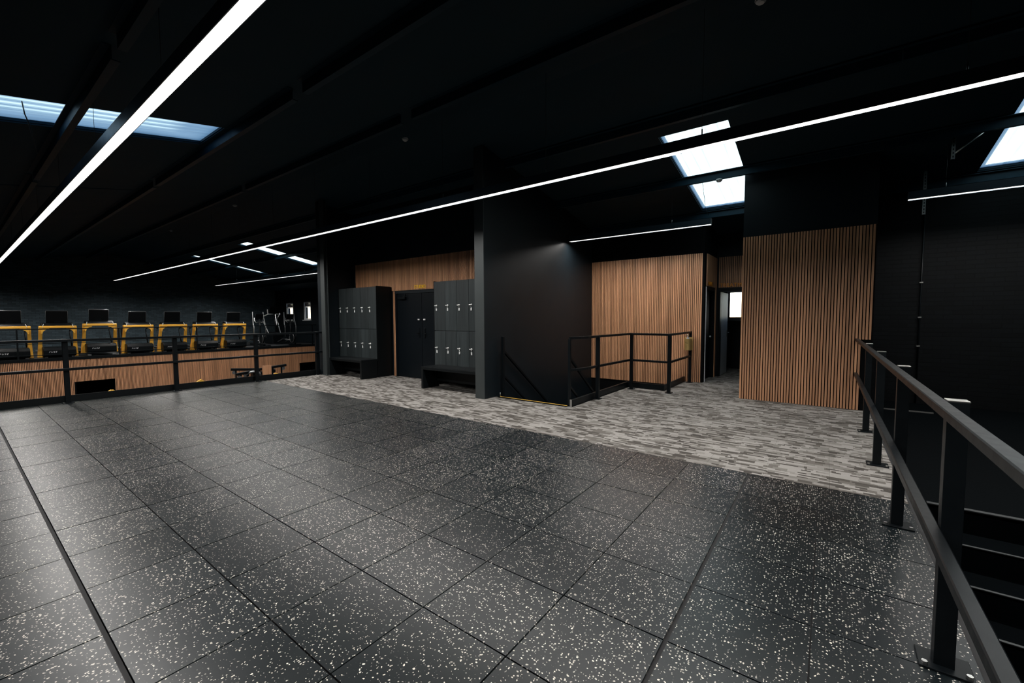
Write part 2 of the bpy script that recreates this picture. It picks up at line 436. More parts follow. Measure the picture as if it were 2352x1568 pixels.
def rooflight(x0, x1, y0, y1, label):
    global wn; wn += 1
    w = x1-x0; per = .167; n = max(2, int(round(w/per))); xs = []
    if w < .2: xs = [(0, 0), (w, 0)]
    else:
        for k in range(n):
            a = k*w/n; d = w/n
            xs += [(a, 0), (a+d*.45, 0), (a+d*.62, .006), (a+d*.83, .006)]
        xs.append((w, 0))
    vs, fs = [], []
    ny = 6
    for j in range(ny+1):
        y = y0+(y1-y0)*j/ny
        for (a, h) in xs: vs.append((x0+a, y, roofz(y)+.055+h))
    m = len(xs)
    for j in range(ny):
        for i in range(m-1): fs.append((j*m+i, j*m+i+1, (j+1)*m+i+1, (j+1)*m+i))
    # frame: two long edge angles and two end angles, tilted with the roof
    fv, ff = [], []
    def bar(xa, xb, ya, yb, h0, h1):
        n = len(fv)
        for h in (h0, h1): fv.extend([(xa, ya, roofz(ya)+h), (xb, ya, roofz(ya)+h), (xb, yb, roofz(yb)+h), (xa, yb, roofz(yb)+h)])
        ff.extend([tuple(n+k for k in f) for f in ((0, 3, 2, 1), (4, 5, 6, 7), (0, 1, 5, 4), (1, 2, 6, 5), (2, 3, 7, 6), (3, 0, 4, 7))])
    e = .012
    bar(x0, x0+e, y0, y1, .02, .054); bar(x1-e, x1, y0, y1, .02, .054)
    bar(x0, x1, y0, y0+e, .02, .054); bar(x0, x1, y1-e, y1, .02, .054)
    root = frompd('window_%d' % wn, fv, ff, 'purlin_steel'); tag(root, label, 'skylight', kind='structure')
    frompd('glazing_sheet', vs, fs, 'rooflight_sheet', root)
rooflight(*SKY1[0], *Y1S, 'bluish ribbed skylight strip behind the nearest ceiling line light')
rooflight(*SKY1[1], *Y1S, 'thin sliver of skylight low in the upper left ceiling')
rooflight(*SKY2[0], *Y2S, 'bright white skylight above the wooden slat wall by the doorway')
rooflight(*SKY2[1], *Y2S, 'pale blue skylight cut off by the right picture edge')
rooflight(*SKY2[2], *Y2S, 'nearer of the two white skylight strips in the far hall')
rooflight(*SKY2[3], *Y2S, 'farther, thinner of the two white skylight strips in the far hall')

# outer walls
def wall_with_holes(name, y0, y1, xa, xb, z0, holes, m, label, top=None, slope=True):
    """wall across Y with rectangular openings (x0,x1,z0,z1)"""
    lst = []; cur = xa
    zt = roofz(y0) if top is None else top
    for (hx0, hx1, hz0, hz1) in sorted(holes):
        lst.append((cur, hx0, y0, y1, z0, zt)); lst.append((hx0, hx1, y0, y1, z0, hz0)); lst.append((hx0, hx1, y0, y1, hz1, zt)); cur = hx1
    lst.append((cur, xb, y0, y1, z0, zt))
    return tag(boxes(name, lst, m), label, 'wall', kind='structure')
FW = [(-27.10, -26.22, 1.36, 2.41), (-24.95, -24.15, 1.37, 2.44)]
wall_with_holes('wall_north', Y1, Y1+.25, X0, -10.75, ZL, FW, 'black_paint', 'black far side wall of the hall with two narrow windows')
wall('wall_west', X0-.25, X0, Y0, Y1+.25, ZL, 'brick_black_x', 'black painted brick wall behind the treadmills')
wall('wall_south', X0, X1, Y0-.2, Y0, ZL, 'black_paint', 'black wall behind the camera')
wall('wall_east', X1, X1+.2, Y0, 10.3, ZL, 'black_paint', 'black wall beyond the right stairwell')
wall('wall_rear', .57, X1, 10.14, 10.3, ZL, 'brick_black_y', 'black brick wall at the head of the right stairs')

# studio alcove
wall('wall_alcove', -10.78, -10.64, 5.92, Y1, ZL, 'black_paint', 'black side wall left of the left locker bank')
ws = wall('wall_studio', -10.62, -5.16, 6.885, 7.05, ZL, 'black_paint', 'black wall with slatted wooden band above the studio doors')
wst = wall('wall_stairwell', -5.16, -4.95, 5.81, 10.14, ZL, 'black_paint', 'tall black wall beside the descending stairs')
wsl = wall('wall_slat', -4.95, -2.22, 10.14, 10.3, ZL, 'black_felt', 'wooden slat wall behind the stair guard rail')
# toilet doorway in the return wall
wtr = boxes('wall_return', [(-2.36, -2.22, 10.3, 11.42, 2.13, 3.7), (-2.36, -2.22, 11.22, 11.42, 0, 2.13), (-2.36, -2.34, 10.3, 11.22, 0, 2.13)], 'black_paint')
tag(wtr, 'return wall with the side doorway beside the slat wall', 'wall', kind='structure')
wth = boxes('wall_treatment', [(-2.22, -1.25, 11.42, 11.55, 2.13, 3.55), (-2.22, -2.17, 11.42, 11.55, 0, 2.13)], 'black_paint')
tag(wth, 'wall with slatted band above the treatment room doorway', 'wall', kind='structure')
wpb = wall('wall_panel', -1.25, .57, 8.60, 10.3, ZL, 'black_paint', 'projecting wall clad with wooden slats right of the doorway')
wall('wall_passage', -1.25, -1.1, 10.3, 13.5, -.1, 'black_paint', 'black wall on the right of the treatment room')
tr = boxes('wall_room', [(-3.0, -2.9, 11.55, 13.5, -.1, 2.6), (-3.0, -2.22, 11.45, 11.55, -.1, 2.6)], 'black_paint')
tag(tr, 'dark side wall inside the treatment room', 'wall', kind='structure')
tag(boxes('ceiling_room', [(-3.0, -1.1, 11.56, 13.6, 2.6, 2.7)], 'ceiling_black'), 'dark ceiling of the treatment room', 'ceiling', kind='structure')
TW = (-2.34, -1.45, 1.40, 2.24)
wall_with_holes('wall_back', 13.5, 13.65, -3.0, -1.1, -.1, [TW], 'black_paint', 'dark end wall of the treatment room around its window', top=2.7)

# floors
HOLE = (-4.95, -3.37, 6.15, 8.58)
fl = boxes('floor', [(-10.8, .60, Y0, 6.15, -.3, -.012), (-10.62, -5.16, 6.15, 6.885, -.3, -.012), (-3.35, .60, 6.15, 8.6, -.3, -.012),
                     (-2.6, -1.25, 8.6, 10.14, -.3, -.012), (-2.36, -1.25, 10.14, 11.55, -.3, -.012), (-2.9, -1.25, 11.55, 13.5, -.3, -.012)], 'slab')
tag(fl, 'mezzanine floor of speckled black rubber tiles and grey carpet', 'floor', kind='structure')
GAP = .0036
xs = [-10.8] + [v for v in [-.55-.533*k for k in range(19, 0, -1)] if v > -10.7] + [-.55, -.017, .56]
ys = [Y0] + [.385+.507*k for k in range(-6, 8)] + [4.485]
for i in range(len(xs)-1):
    for j in range(len(ys)-1):
        if ys[j+1] < -.9 or (ys[j+1] < .3 and xs[i] > -1.5): continue     # behind the camera
        a, b, c, d = xs[i]+GAP, xs[i+1]-GAP, ys[j]+GAP, ys[j+1]-GAP
        if abs(xs[i]+.55) < .01: a += .007
        if abs(xs[i+1]+.55) < .01: b -= .007
        if abs(ys[j]-.385) < .01: c += .008
        if abs(ys[j+1]-.385) < .01: d -= .008
        o = box('rubber_tile', a, b, c, d, -.012, 0, 'rubber_fleck', fl)
        o.location.z += random.uniform(-.0012, .0004)
tag(boxes('floor_service', [(-10.8, -1.5, Y0, -.9, -.012, -.001), (-1.5, .56, Y0, .3, -.012, -.001)], 'rubber_fleck'), 'rubber floor behind the camera', 'floor', kind='structure')
regs = [(-10.62, .56, 4.488, 6.15), (-10.62, -5.16, 6.15, 6.88), (-3.34, .56, 6.15, 8.58), (-2.58, -1.25, 8.58, 10.14), (-2.34, -1.25, 10.14, 11.55), (-2.9, -1.25, 11.55, 13.5)]
for i in range(-24, 3):
    for j in range(0, 20):
        a0, b0, c0, d0 = .06+.5*i-.5, .06+.5*i, 4.488+.5*j, 4.988+.5*j
        for (rx0, rx1, ry0, ry1) in regs:
            a, b, c, d = max(a0, rx0), min(b0, rx1), max(c0, ry0), min(d0, ry1)
            if b-a > .01 and d-c > .01:
                box('carpet_tile', a+.0008, b-.0008, c+.0008, d-.0008, -.012, -.001, 'carpet_weave', fl)
tag(boxes('floor_lower', [(X0, X1, Y0, Y1, ZL-.2, ZL)], 'lower_floor'), 'dark floor of the lower storey', 'floor', kind='structure')
tag(boxes('floor_far', [(X0, -23.6, Y0, Y1, -.14, 0)], 'lower_floor'), 'dark far mezzanine floor under the treadmills', 'floor', kind='structure')

# ------------------------------------------------------------------ slat cladding
def slats_y(parent, xa, xb, yface, z0, z1, cut=None, pitch=.0402, w=.027, depth=.02, m='oak_slat'):
    """vertical slats on a wall that faces -Y"""
    n = int((xb-xa-w)/pitch)+1
    for k in range(n):
        a = xa+k*pitch; zz0, zz1 = z0, z1
        if cut:
            r = cut(a+w/2)
            if r is None: continue
            zz0, zz1 = r
        box('slat', a, a+w, yface, yface+depth, zz0, zz1, m, parent)
# projecting wall
box('felt_backing', -1.25, .57, 8.588, 8.60, .0, 2.885, 'black_felt', wpb)
slats_y(wpb, -1.246, .575, 8.568, 0, 2.885, lambda x: (1.118, 2.885) if x > .425 else (0.002, 2.885))
# slat wall behind the guard rail
slats_y(wsl, -4.942, -2.222, 10.12, 0, 2.89, lambda x: (-.10, 2.89) if x < -2.75 else (.002, 2.89))
# band above the studio doors and narrow strip beside them
box('felt_backing', -10.5, -5.17, 6.878, 6.885, 2.15, 2.93, 'black_felt', ws)
slats_y(ws, -10.497, -5.19, 6.858, 2.16, 2.93, lambda x: None if x < -10.5 else ((2.262, 2.93) if (x < -8.93) else (2.16, 2.93)))
box('slat', -8.885, -8.845, 6.858, 6.878, 0, 2.15, 'oak_slat', ws); box('slat', -8.830, -8.795, 6.858, 6.878, 0, 2.15, 'oak_slat', ws)
# band above the two doors of the passage
slats_y(wth, -2.165, -1.27, 11.40, 2.19, 2.93)
for k in range(26):
    y = 10.335+k*.0402
    if y > 11.36: break
    box('slat', -2.22, -2.20, y, y+.027, 2.18 if y < 11.22 else 0.002, 2.90, 'oak_slat', wtr)
# slatted fascia under the far mezzanine
HOLES = [(2.97, 4.10, -.97), (11.72, 12.74, -1.0)]
fb = []; cur = Y0
for (a, b, zt) in HOLES:
    fb += [(-23.62, -23.45, cur, a, ZL, 0), (-23.62, -23.45, a, b, zt, 0)]; cur = b
fb += [(-23.62, -23.45, cur, Y1, ZL, 0), (-25.6, -25.5, 2.6, 4.6, ZL, -.5), (-25.6, -25.5, 11.0, Y1, ZL, -.5), (-25.5, -23.62, 4.45, 4.6, ZL, -.5), (-25.5, -23.62, 2.6, 2.7, ZL, -.5),
       (-25.5, -23.62, 11.0, 11.1, ZL, -.5), (-25.5, -23.62, 2.6, 4.6, -.6, -.5), (-25.5, -23.62, 11.0, Y1, -.6, -.5)]
wf = boxes('wall_fascia', fb, 'black_felt'); tag(wf, 'wooden slat wall below the treadmill gallery with two dark openings', 'wall', kind='structure')
y = -.2; k = 0
while y < Y1-.06:
    lo = -2.0
    for (a, b, zt) in HOLES:
        if a-.03 < y+.013 < b+.01: lo = zt
    box('slat', -23.45, -23.43, y, y+.026, lo, -.10, 'oak_slat', wf)
    y += .0402; k += 1
box('gallery_edge', -23.46, -23.40, Y0, Y1, -.09, 0.01, 'rail_steel', wf)

# ------------------------------------------------------------------ doors and windows
d1 = boxes('door_1', [(-8.78, -6.86, 6.872, 6.884, 0, 2.14)], 'door_black'); tag(d1, 'black double doors below the yellow studio sign', 'door', kind='structure')
box('door_frame', -8.79, -8.72, 6.845, 6.872, 0, 2.14, 'door_black', d1); box('door_frame', -8.79, -6.86, 6.84, 6.872, 2.08, 2.15, 'black_paint', d1)
for a, b in ((-8.715, -7.805), (-7.795, -6.885)): box('door_leaf', a, b, 6.855, 6.872, .01, 2.075, 'door_black', d1, .002)
for x in (-7.90, -7.70):
    h = box('handle_plate', x-.025, x+.025, 6.845, 6.855, 1.0, 1.24, 'rail_steel', d1, .003)
    tube('lever', [(0, -.005, -.01), (0, -.05, -.01), (.09 if x > -7.8 else -.09, -.05, -.015)], .009, 'rail_steel', h, 6)
    box('lock_cover', x-.032, x+.032, 6.832, 6.845, 1.42, 1.455, 'chrome', d1, .004)
cl = box('door_closer', -8.62, -8.36, 6.80, 6.855, 1.94, 2.0, 'machine_black', d1, .006)
tube('closer_arm', [(.05, -.01, .03), (.22, -.05, .05), (.08, .02, .11)], .008, 'machine_black', cl, 6)
cl = box('door_closer', -7.35, -7.09, 6.80, 6.855, 1.94, 2.0, 'machine_black', d1, .006)
tube('closer_arm', [(.05, -.01, .03), (.22, -.05, .05), (.08, .02, .11)], .008, 'machine_black', cl, 6)
# side doorway
d2 = boxes('door_2', [(-2.335, -2.30, 10.36, 11.2, 0, 2.10)], 'door_black'); tag(d2, 'black door in the return wall beside the slat wall', 'door', kind='structure')
box('door_frame', -2.30, -2.205, 10.30, 10.335, 0, 2.16, 'frame_white', d2); box('door_frame', -2.30, -2.21, 10.335, 11.2, 2.10, 2.16, 'rail_steel', d2); box('door_frame', -2.30, -2.21, 11.19, 11.22, 0, 2.10, 'door_black', d2)  # near jamb coloured white to stand in for window light catching it
lathe('door_knob', [(0.001, 0), (.02, 0), (.028, .02), (.022, .045), (.001, .05)], 'alu', d2, 14, (-2.30, 11.1, 1.0), 'x')
# treatment room door standing open
d3 = boxes('door_3', [(-2.165, -2.125, 11.56, 12.42, .01, 2.09)], 'treatment_white'); tag(d3, 'pale treatment room door standing open into the room', 'door', kind='structure')
box('door_frame', -2.17, -2.12, 11.40, 11.56, 0, 2.13, 'door_black', d3); box('door_frame', -2.12, -1.27, 11.40, 11.56, 2.085, 2.16, 'door_black', d3)
h = box('handle_plate', -2.125, -2.117, 12.30, 12.34, .95, 1.13, 'alu', d3, .002); tube('lever', [(.005, 0, .03), (.05, 0, .03), (.05, -.1, .03)], .008, 'alu', h, 6)

def window(n, x0, x1, y0, z0, z1, label, m, fw=.05, openpane=False, sill=True):
    y1 = y0+.07
    lst = [(x0, x1, y0, y1, z0, z0+fw), (x0, x1, y0, y1, z1-fw, z1), (x0, x0+fw, y0, y1, z0+fw, z1-fw), (x1-fw, x1, y0, y1, z0+fw, z1-fw)]
    root = boxes('window_%d' % n, lst, m); tag(root, label, 'window', kind='structure')
    if openpane:
        zm = z1-.24*(z1-z0)
        box('transom', x0+fw, x1-fw, y0+.01, y1-.01, zm-.03, zm+.03, m, root)
        box('pane', x0+fw, x1-fw, y0+.03, y0+.035, zm+.03, z1-fw, 'window_glass', root)
        c = boxes('sash', [(0, x1-x0-2*fw, -.02, .02, 0, .045), (0, x1-x0-2*fw, -.02, .02, zm-.03-z0-fw-.045, zm-.03-z0-fw), (0, .045, -.02, .02, .045, zm-.075-z0-fw), (x1-x0-2*fw-.045, x1-x0-2*fw, -.02, .02, .045, zm-.075-z0-fw)], m, root)
        c.location = (x0+fw, y0+.04, z0+fw); c.rotation_euler = (0, 0, math.radians(24))
        box('pane', .045, x1-x0-2*fw-.045, -.003, .003, .045, zm-.075-z0-fw, 'window_glass', c)
    else:
        box('pane', x0+fw, x1-fw, y0+.03, y0+.036, z0+fw, z1-fw, 'window_glass', root)
    if sill: box('sill', x0-.03, x1+.03, y0-.09, y0+.02, z0-.035, z0+.004, m, root)
    return root
window(7, FW[0][0], FW[0][1], Y1+.005, FW[0][2], FW[0][3], 'white framed window in the far wall, left of the pair', 'frame_white', openpane=True)
window(8, FW[1][0], FW[1][1], Y1+.005, FW[1][2], FW[1][3], 'white framed window in the far wall, right of the pair', 'frame_white', openpane=True)
window(9, TW[0], TW[1], 13.53, TW[2], TW[3], 'bright window seen through the treatment room doorway', 'trim_grey', fw=.07)

# outside the windows
ob = boxes('neighbour_building', [(-45, 10, 34, 36, -4, 1.25)], 'render_pale'); tag(ob, 'pale rendered building outside the windows', 'building')
for k in range(9):
    xa = -43+k*5.6
    wv = boxes('window_frame', [(xa, xa+1.3, 33.93, 34.0, -1.4, -1.3), (xa, xa+1.3, 33.93, 34.0, -.1, 0), (xa, xa+.1, 33.93, 34, -1.3, -.1), (xa+1.2, xa+1.3, 33.93, 34, -1.3, -.1)], 'trim_grey', ob)
    box('window_pane', xa+.1, xa+1.2, 33.97, 34.0, -1.3, -.1, 'gloss_black', wv)
tag(boxes('floor_outside', [(-60, 30, Y1+.3, 60, -4.1, -4)], 'ground'), 'grey yard outside the windows', 'ground', kind='structure')

# ------------------------------------------------------------------ line lights
ZLT = 3.23
def line_light(y, xa, xb, label, first=.5, step=2.0):
    L = xb-xa; root = thing('line_light', ((xa+xb)/2, y, ZLT), label, 'ceiling light', 'suspended line lights')
    w, h, t = .098, .115, .006
    # U-shaped aluminium profile, open below
    lst = [(-L/2, L/2, -w/2, -w/2+t, 0, h), (-L/2, L/2, w/2-t, w/2, 0, h), (-L/2, L/2, -w/2+t, w/2-t, .01, h)]
    boxes('housing', lst, 'light_housing', root)
    n = max(1, int(L/1.5)); vs, fs = [], []
    for i in range(n+1):
        x = -L/2+.004+(L-.008)*i/n; vs += [(x, -w/2+t, .006), (x, w/2-t, .006)]
    for i in range(n): fs.append((2*i, 2*i+1, 2*i+3, 2*i+2))
    d = frompd('diffuser', vs, fs, 'led_diffuser', root)
    ns = max(1, round(L/5.0))
    for i in range(ns):
        ld = bpy.data.lights.new('lamp', 'AREA'); ld.shape = 'RECTANGLE'; ld.size = L/ns-.01; ld.size_y = w-2*t
        ld.energy = LEDW*L/ns; ld.color = LEDC; ld.spread = math.radians(158)      # downward optic of the profile
        lo = bpy.data.objects.new('lamp', ld); COL.objects.link(lo); lo.parent = root; lo.location = (-L/2+(i+.5)*L/ns, 0, .004)
    for e in (-L/2-.003, L/2+.003): box('end_cap', e-.003, e+.003, -w/2, w/2, 0, h, 'machine_grey', root)
    x = xa+first
    while x < xb:
        zt = roofz(y)-ZLT
        c = tube('cable', [(x-(xa+xb)/2, 0, h), (x-(xa+xb)/2, 0, zt)], .0022, 'cable', root, 5)
        tube('gripper', [(x-(xa+xb)/2, 0, h), (x-(xa+xb)/2, 0, h+.07)], .007, 'machine_grey', c, 6)
        x += step
    return root
line_light(1.10, -26.4, 3.7, 'broad white line light running diagonally out of the top edge', .6, 2.4)
line_light(4.775, -26.4, 3.7, 'longest white line light spanning the whole ceiling', .6, 1.9)
line_light(8.80, -26.4, -10.95, 'white line light in the far hall left of the steel column', .6, 2.2)
line_light(8.80, -4.86, -1.83, 'short white line light above the wooden slat wall', .6, 1.7)
line_light(8.80, .92, 3.7, 'white line light cut off by the right picture edge', .4, 1.7)

# ------------------------------------------------------------------ smoke detectors, ceiling fittings
def detector(x, y, z, label):
    r = thing('smoke_detector', (x, y, z), label, 'smoke detector', 'ceiling smoke detectors')
    lathe('base_plate', [(.001, 0), (.055, 0), (.055, -.015), (.001, -.015)], 'detector_white', r)
    lathe('sensor_head', [(.048, -.015), (.046, -.03), (.03, -.045), (.001, -.047)], 'detector_white', r)
    lathe('sensor_slot', [(.049, -.020), (.0495, -.022), (.049, -.026)], 'machine_black', r)
detector(-6.106, 5.04, roofz(5.04), 'round white smoke detector at the centre of the ceiling')
detector(-.634, 5.04, roofz(5.04), 'round smoke detector near the top edge, right of centre')
detector(-13.45, 5.04, roofz(5.04), 'small smoke detector on the ceiling ridge far from the camera')
detector(-19.05, 5.04, roofz(5.04), 'tiny smoke detector on the ceiling ridge, farthest of all')
detector(-1.62, 8.35, roofz(8.33)-.135, 'round white smoke detector on the steel purlin across the skylight')
tag(tube('hanging_wire', [(-1.9, 8.36, roofz(8.33)-.13), (-1.885, 8.47, 3.65), (-1.892, 8.6, 3.5), (-1.88, 8.79, 3.41)], .004, 'cable', None, 5), 'thin black wire hanging from the skylight purlin to the short line light', 'wire')
tag(tube('hanging_wire', [(-7.1, .62, roofz(.62)), (-7.05, .63, 3.7), (-7.06, .66, 3.6), (-7.04, .70, 3.3)], .006, 'cable', None, 5), 'black wire dangling in front of the bluish skylight', 'wire')
def strut(x, y, z0, z1, label, brace=False):
    r = thing('channel_strut', (x, y, z0), label, 'bracket', 'steel channel brackets')
    H = z1-z0
    boxes('channel', [(-.02, .02, -.003, .0, 0, H), (-.02, -.016, 0, .03, 0, H), (.016, .02, 0, .03, 0, H)], 'alu', r)
    for k in range(int(H/.05)): box('slot', -.006, .006, -.0045, -.003, .02+k*.05, .045+k*.05, 'machine_black', r)
    if brace: tube('brace', [(.0, .01, .06), (.33, .01, H-.02)], .012, 'alu', r, 6)
strut(1.20, 9.6, 3.13, roofz(9.6), 'perforated metal channel hanging below the right line light')
strut(1.33, 8.5, 3.66, roofz(8.5), 'short metal channel with a diagonal brace beside the right skylight', True)

# ------------------------------------------------------------------ steel column
col = thing('steel_column', (-10.42, 5.90, 0), 'grey painted steel column between the void and the left lockers', 'column')
boxes('shaft', [(-.09, .09, -.05, -.038, .012, roofz(5.9)), (-.09, .09, .038, .05, .012, roofz(5.9)), (-.006, .006, -.038, .038, .012, roofz(5.9))], 'column_paint', col)
box('base_plate', -.12, .12, -.08, .08, 0, .012, 'column_paint', col)
for sx in (-1, 1): lathe('bolt', [(.001, 0), (.011, 0), (.011, .012), (.001, .012)], 'alu', col, 6, (sx*.104, -.065, .012))
# stairwell wall end face; its paler grey stands in for light on it
box('end_panel', -5.162, -4.948, 5.795, 5.81, 0, roofz(5.8)-.01, 'column_paint', wst)

# ------------------------------------------------------------------ lockers and benches
def lockers(x0, ncol, cw, label):
    r = thing('locker_bank', (x0, 6.41, 0), label, 'lockers', 'dark wooden locker banks')
    W = ncol*cw
    boxes('carcass', [(0, W, .02, .44, .40, 2.26)], 'bench_black', r)
    box('side_panel', W-.001, W+.018, 0, .44, 0, 2.27, 'bench_black', r); box('side_panel', -.018, .001, 0, .44, 0, 2.27, 'bench_black', r)
    for i in range(ncol):
        for (za, zb, zl) in ((1.205, 2.255, 1.74), (.445, 1.195, .83)):
            d = box('locker_door', i*cw+.003, (i+1)*cw-.003, 0, .019, za, zb, 'locker_wood', r, .0015)
            zc = (za+zb)/2; xl = -cw/2+.075
            lathe('lock', [(.001, -.0095), (.019, -.0095), (.019, -.022), (.012, -.026), (.012, -.040), (.001, -.042)], 'chrome', d, 12, (xl, 0, zl-zc), 'y')
            lk = box('lock_tab', xl-.055, xl-.012, -.03, -.0095, zl-zc-.008, zl-zc+.010, 'chrome', d, .003)
            box('key_tag', xl-.017, xl+.017, -.020, -.012, zl-zc-.115, zl-zc-.058, 'tag_white', d, .003)
            tube('key_ring', [(xl, -.022, zl-zc-.02), (xl+.004, -.024, zl-zc-.045), (xl, -.016, zl-zc-.06)], .003, 'chrome', d, 5)
    return r
lockers(-10.615, 5, .328, 'dark wood locker bank left of the studio doors')
lockers(-6.89, 5, .338, 'dark wood locker bank right of the studio doors')
def bench(x0, x1, label):
    r = thing('changing_bench', ((x0+x1)/2, 5.93, 0), label, 'bench', 'black benches below the lockers')
    w = (x1-x0)/2
    box('seat', -w, w, 0, .475, .40, .46, 'bench_black', r, .004); box('seat_board', -w+.04, w-.04, .02, .46, .46, .466, 'bench_black', r)
    for s in (-1, 1): box('end_panel', s*w-(.06 if s > 0 else 0), s*w+(.06 if s < 0 else 0), .002, .45, 0, .40, 'bench_black', r, .003)
    box('back_rail', -w+.06, w-.06, .40, .44, .12, .40, 'bench_black', r)
bench(-10.33, -8.93, 'black bench under the left locker bank')
bench(-6.80, -5.18, 'black bench under the right locker bank')

# ------------------------------------------------------------------ signs
sg = thing('wall_sign', (-8.06, 6.857, 2.185), 'yellow lettering STUDIO on the slats above the double doors', 'sign')
def pl(o, x): o.location = (x, 0, 0); o.rotation_euler = (math.pi/2, 0, 0)
letters('STUDIO', .122, 'sign_yellow', sg, pl, depth=.02, spacing=.9)
sg = thing('wall_sign', (-2.145, 11.398, 2.205), 'orange lettering TREATMENT above the far doorway', 'sign')
letters('TREATMENT', .125, 'sign_orange', sg, pl, depth=.02, spacing=.98)
sg = thing('wall_sign', (-2.198, 10.42, 2.20), 'orange lettering TOILET on the return wall', 'sign')
def pl2(o, x): o.location = (0, x, 0); o.rotation_euler = (math.pi/2, 0, math.pi/2)
letters('TOILET', .125, 'sign_orange', sg, pl2, depth=.02, spacing=1.05)

# ------------------------------------------------------------------ guard rails
def sq(name, p, q, s, m, parent, s2=None):
    """square hollow bar between two points"""
    p, q = Vector(p), Vector(q); t = (q-p).normalized(); L = (q-p).length
    ref = Vector((0, 0, 1)) if abs(t.z) < .95 else Vector((1, 0, 0))
    a = t.cross(ref).normalized(); b = a.cross(t).normalized(); s2 = s2 or s
    vs = []
    for e in (p, q):
        for (i, j) in ((-1, -1), (1, -1), (1, 1), (-1, 1)): vs.append(tuple(e+a*i*s/2+b*j*s2/2))
    fs = [(0, 1, 2, 3), (4, 5, 6, 7), (0, 1, 5, 4), (1, 2, 6, 5), (2, 3, 7, 6), (3, 0, 4, 7)]
    o = frompd(name, vs, fs, m, parent)
    bm = bmesh.new(); bm.from_mesh(o.data); bmesh.ops.bevel(bm, geom=bm.edges[:], offset=min(s, s2)*.1, segments=1, affect='EDGES'); bm.to_mesh(o.data); bm.free()
    return o
# left: along the edge of the void
g = thing('guard_rail', (-10.70, 3, 0), 'black guard rail along the edge of the void on the left', 'railing')
for y in (-1.85, -.30, 1.245, 2.80, 4.33, 5.80):
    p = box('post', -.035, .035, y-3-.035, y-3+.035, 0.008, 1.13, 'rail_steel', g, .003)
    box('foot_plate', -.075, .075, y-3-.075, y-3+.075, 0, .01, 'rail_steel', g, .002)
    lathe('anchor_bolt', [(.001, 0), (.010, 0), (.010, .01), (.001, .01)], 'alu', g, 6, (.058, y-3-.058, .01))
sq('top_rail', (.055, -6, 1.105), (.055, 2.93, 1.105), .045, 'rail_steel', g)
sq('mid_rail', (.055, -6, .60), (.055, 2.93, .60), .045, 'rail_steel', g)
box('kick_plate', -.09, -.078, -6, 3.0, -.1, .125, 'bench_black', g, .002)
# right: beside the stairwell
g = thing('guard_rail', (.4375, 4, 0), 'black guard rail running beside the camera on the right', 'railing')
for y in (-.6, .95, 2.47, 3.98, 5.50, 7.02):
    box('post', -.0325, .0325, y-4-.03, y-4+.03, .008, 1.13, 'rail_steel', g, .002)
    box('post_cap', -.0335, .0335, y-4-.031, y-4+.031, 1.13, 1.136, 'alu', g, .001)
    box('foot_plate', -.08, .09, y-4-.07, y-4+.07, -.0005, .01, 'rail_steel', g, .002)
    for sx in (-.062, .072):
        lathe('anchor_bolt', [(.001, 0), (.011, 0), (.011, .012), (.001, .012)], 'alu', g, 6, (sx, y-4-.05, .01))
sq('top_rail', (-.0555, -6, 1.113), (-.0555, 4.565, 1.113), .046, 'rail_steel', g, .038)
sq('mid_rail', (-.0555, -6, .575), (-.0555, 4.565, .575), .046, 'rail_steel', g, .045)
# around the stair opening in the carpet
g = thing('guard_rail', (-3.3, 7.0, 0), 'black guard rail around the stair opening in the carpet', 'railing')
PS = [(-3.30, 7.02), (-3.20, 8.40), (-2.44, 8.38), (-2.46, 10.02)]
for i, (x, y) in enumerate(PS):
    box('post', x+3.3-.03, x+3.3+.03, y-7-.03, y-7+.03, .008, 1.14, 'rail_steel', g, .002)
    box('foot_plate', x+3.3-.06, x+3.3+.06, y-7-.06, y-7+.06, -.0005, .01, 'rail_steel', g, .001)
box('end_post', -.13, -.09, -.85, -.81, -.02, 1.12, 'rail_steel', g, .002)
for z, nm in ((1.135, 'top_rail'), (.60, 'mid_rail')):
    tube(nm, [(-.11, -.83, z), (-.04, -.60, z), (0, -.40, z), (0, 0, z), (.02, .5, z), (.06, 1.40, z)], .028, 'rail_steel', g, 4, smooth=False)
    sq(nm, (.06, 1.40, z), (.86, 1.38, z), .042, 'rail_steel', g)
    sq(nm, (.86, 1.38, z), (.84, 3.05, z), .042, 'rail_steel', g)
g2 = thing('kick_board', (-3.37, 6.15, 0), 'low black upstand edging the stair opening', 'edging')
box('board', -.015, .015, 0, 2.44, -.29, .115, 'rail_steel', g2, .002); box('board', -.015, .78, 2.43, 2.46, -.29, .115, 'rail_steel', g2, .002); box('board', .75, .78, 2.46, 3.97, -.29, .115, 'rail_steel', g2, .002)
box('edge_angle', -.018, .018, -.004, .0, -.012, .117, 'alu', g2); box('edge_angle', .015, .019, 0, 2.43, .108, .117, 'nosing_dark', g2)
# stairs down to the lower storey
st = thing('staircase', (-4.16, 6.15, 0), 'black staircase descending behind the yellow nosing strip', 'stairs')
for k in range(13):
    box('step', -.76, .76, k*.255, (k+1)*.255+.02, -.2*(k+1)-.2, -.2*(k+1), 'stair_black', st)
    box('nosing', -.74, .74, k*.255+.255-.02 if k else .235, k*.255+.255+.024, -.2*(k+1)+.0, -.2*(k+1)+.006, 'nosing_dark', st)
box('top_nosing', -.72, .74, -.06, .005, -.006, .006, 'stair_black', st); box('yellow_strip', -.70, .72, -.012, .008, .006, .010, 'nosing_yellow', st)
hr = thing('stair_handrail', (-4.87, 6.25, 0), 'black handrail sloping down along the tall black wall', 'handrail')
box('post', -.025, .025, -.025, .025, -.02, 1.12, 'rail_steel', hr, .002)
tube('wall_stop', [(.0, -.09, .08), (.0, -.09, .0)], .006, 'alu', hr, 6)
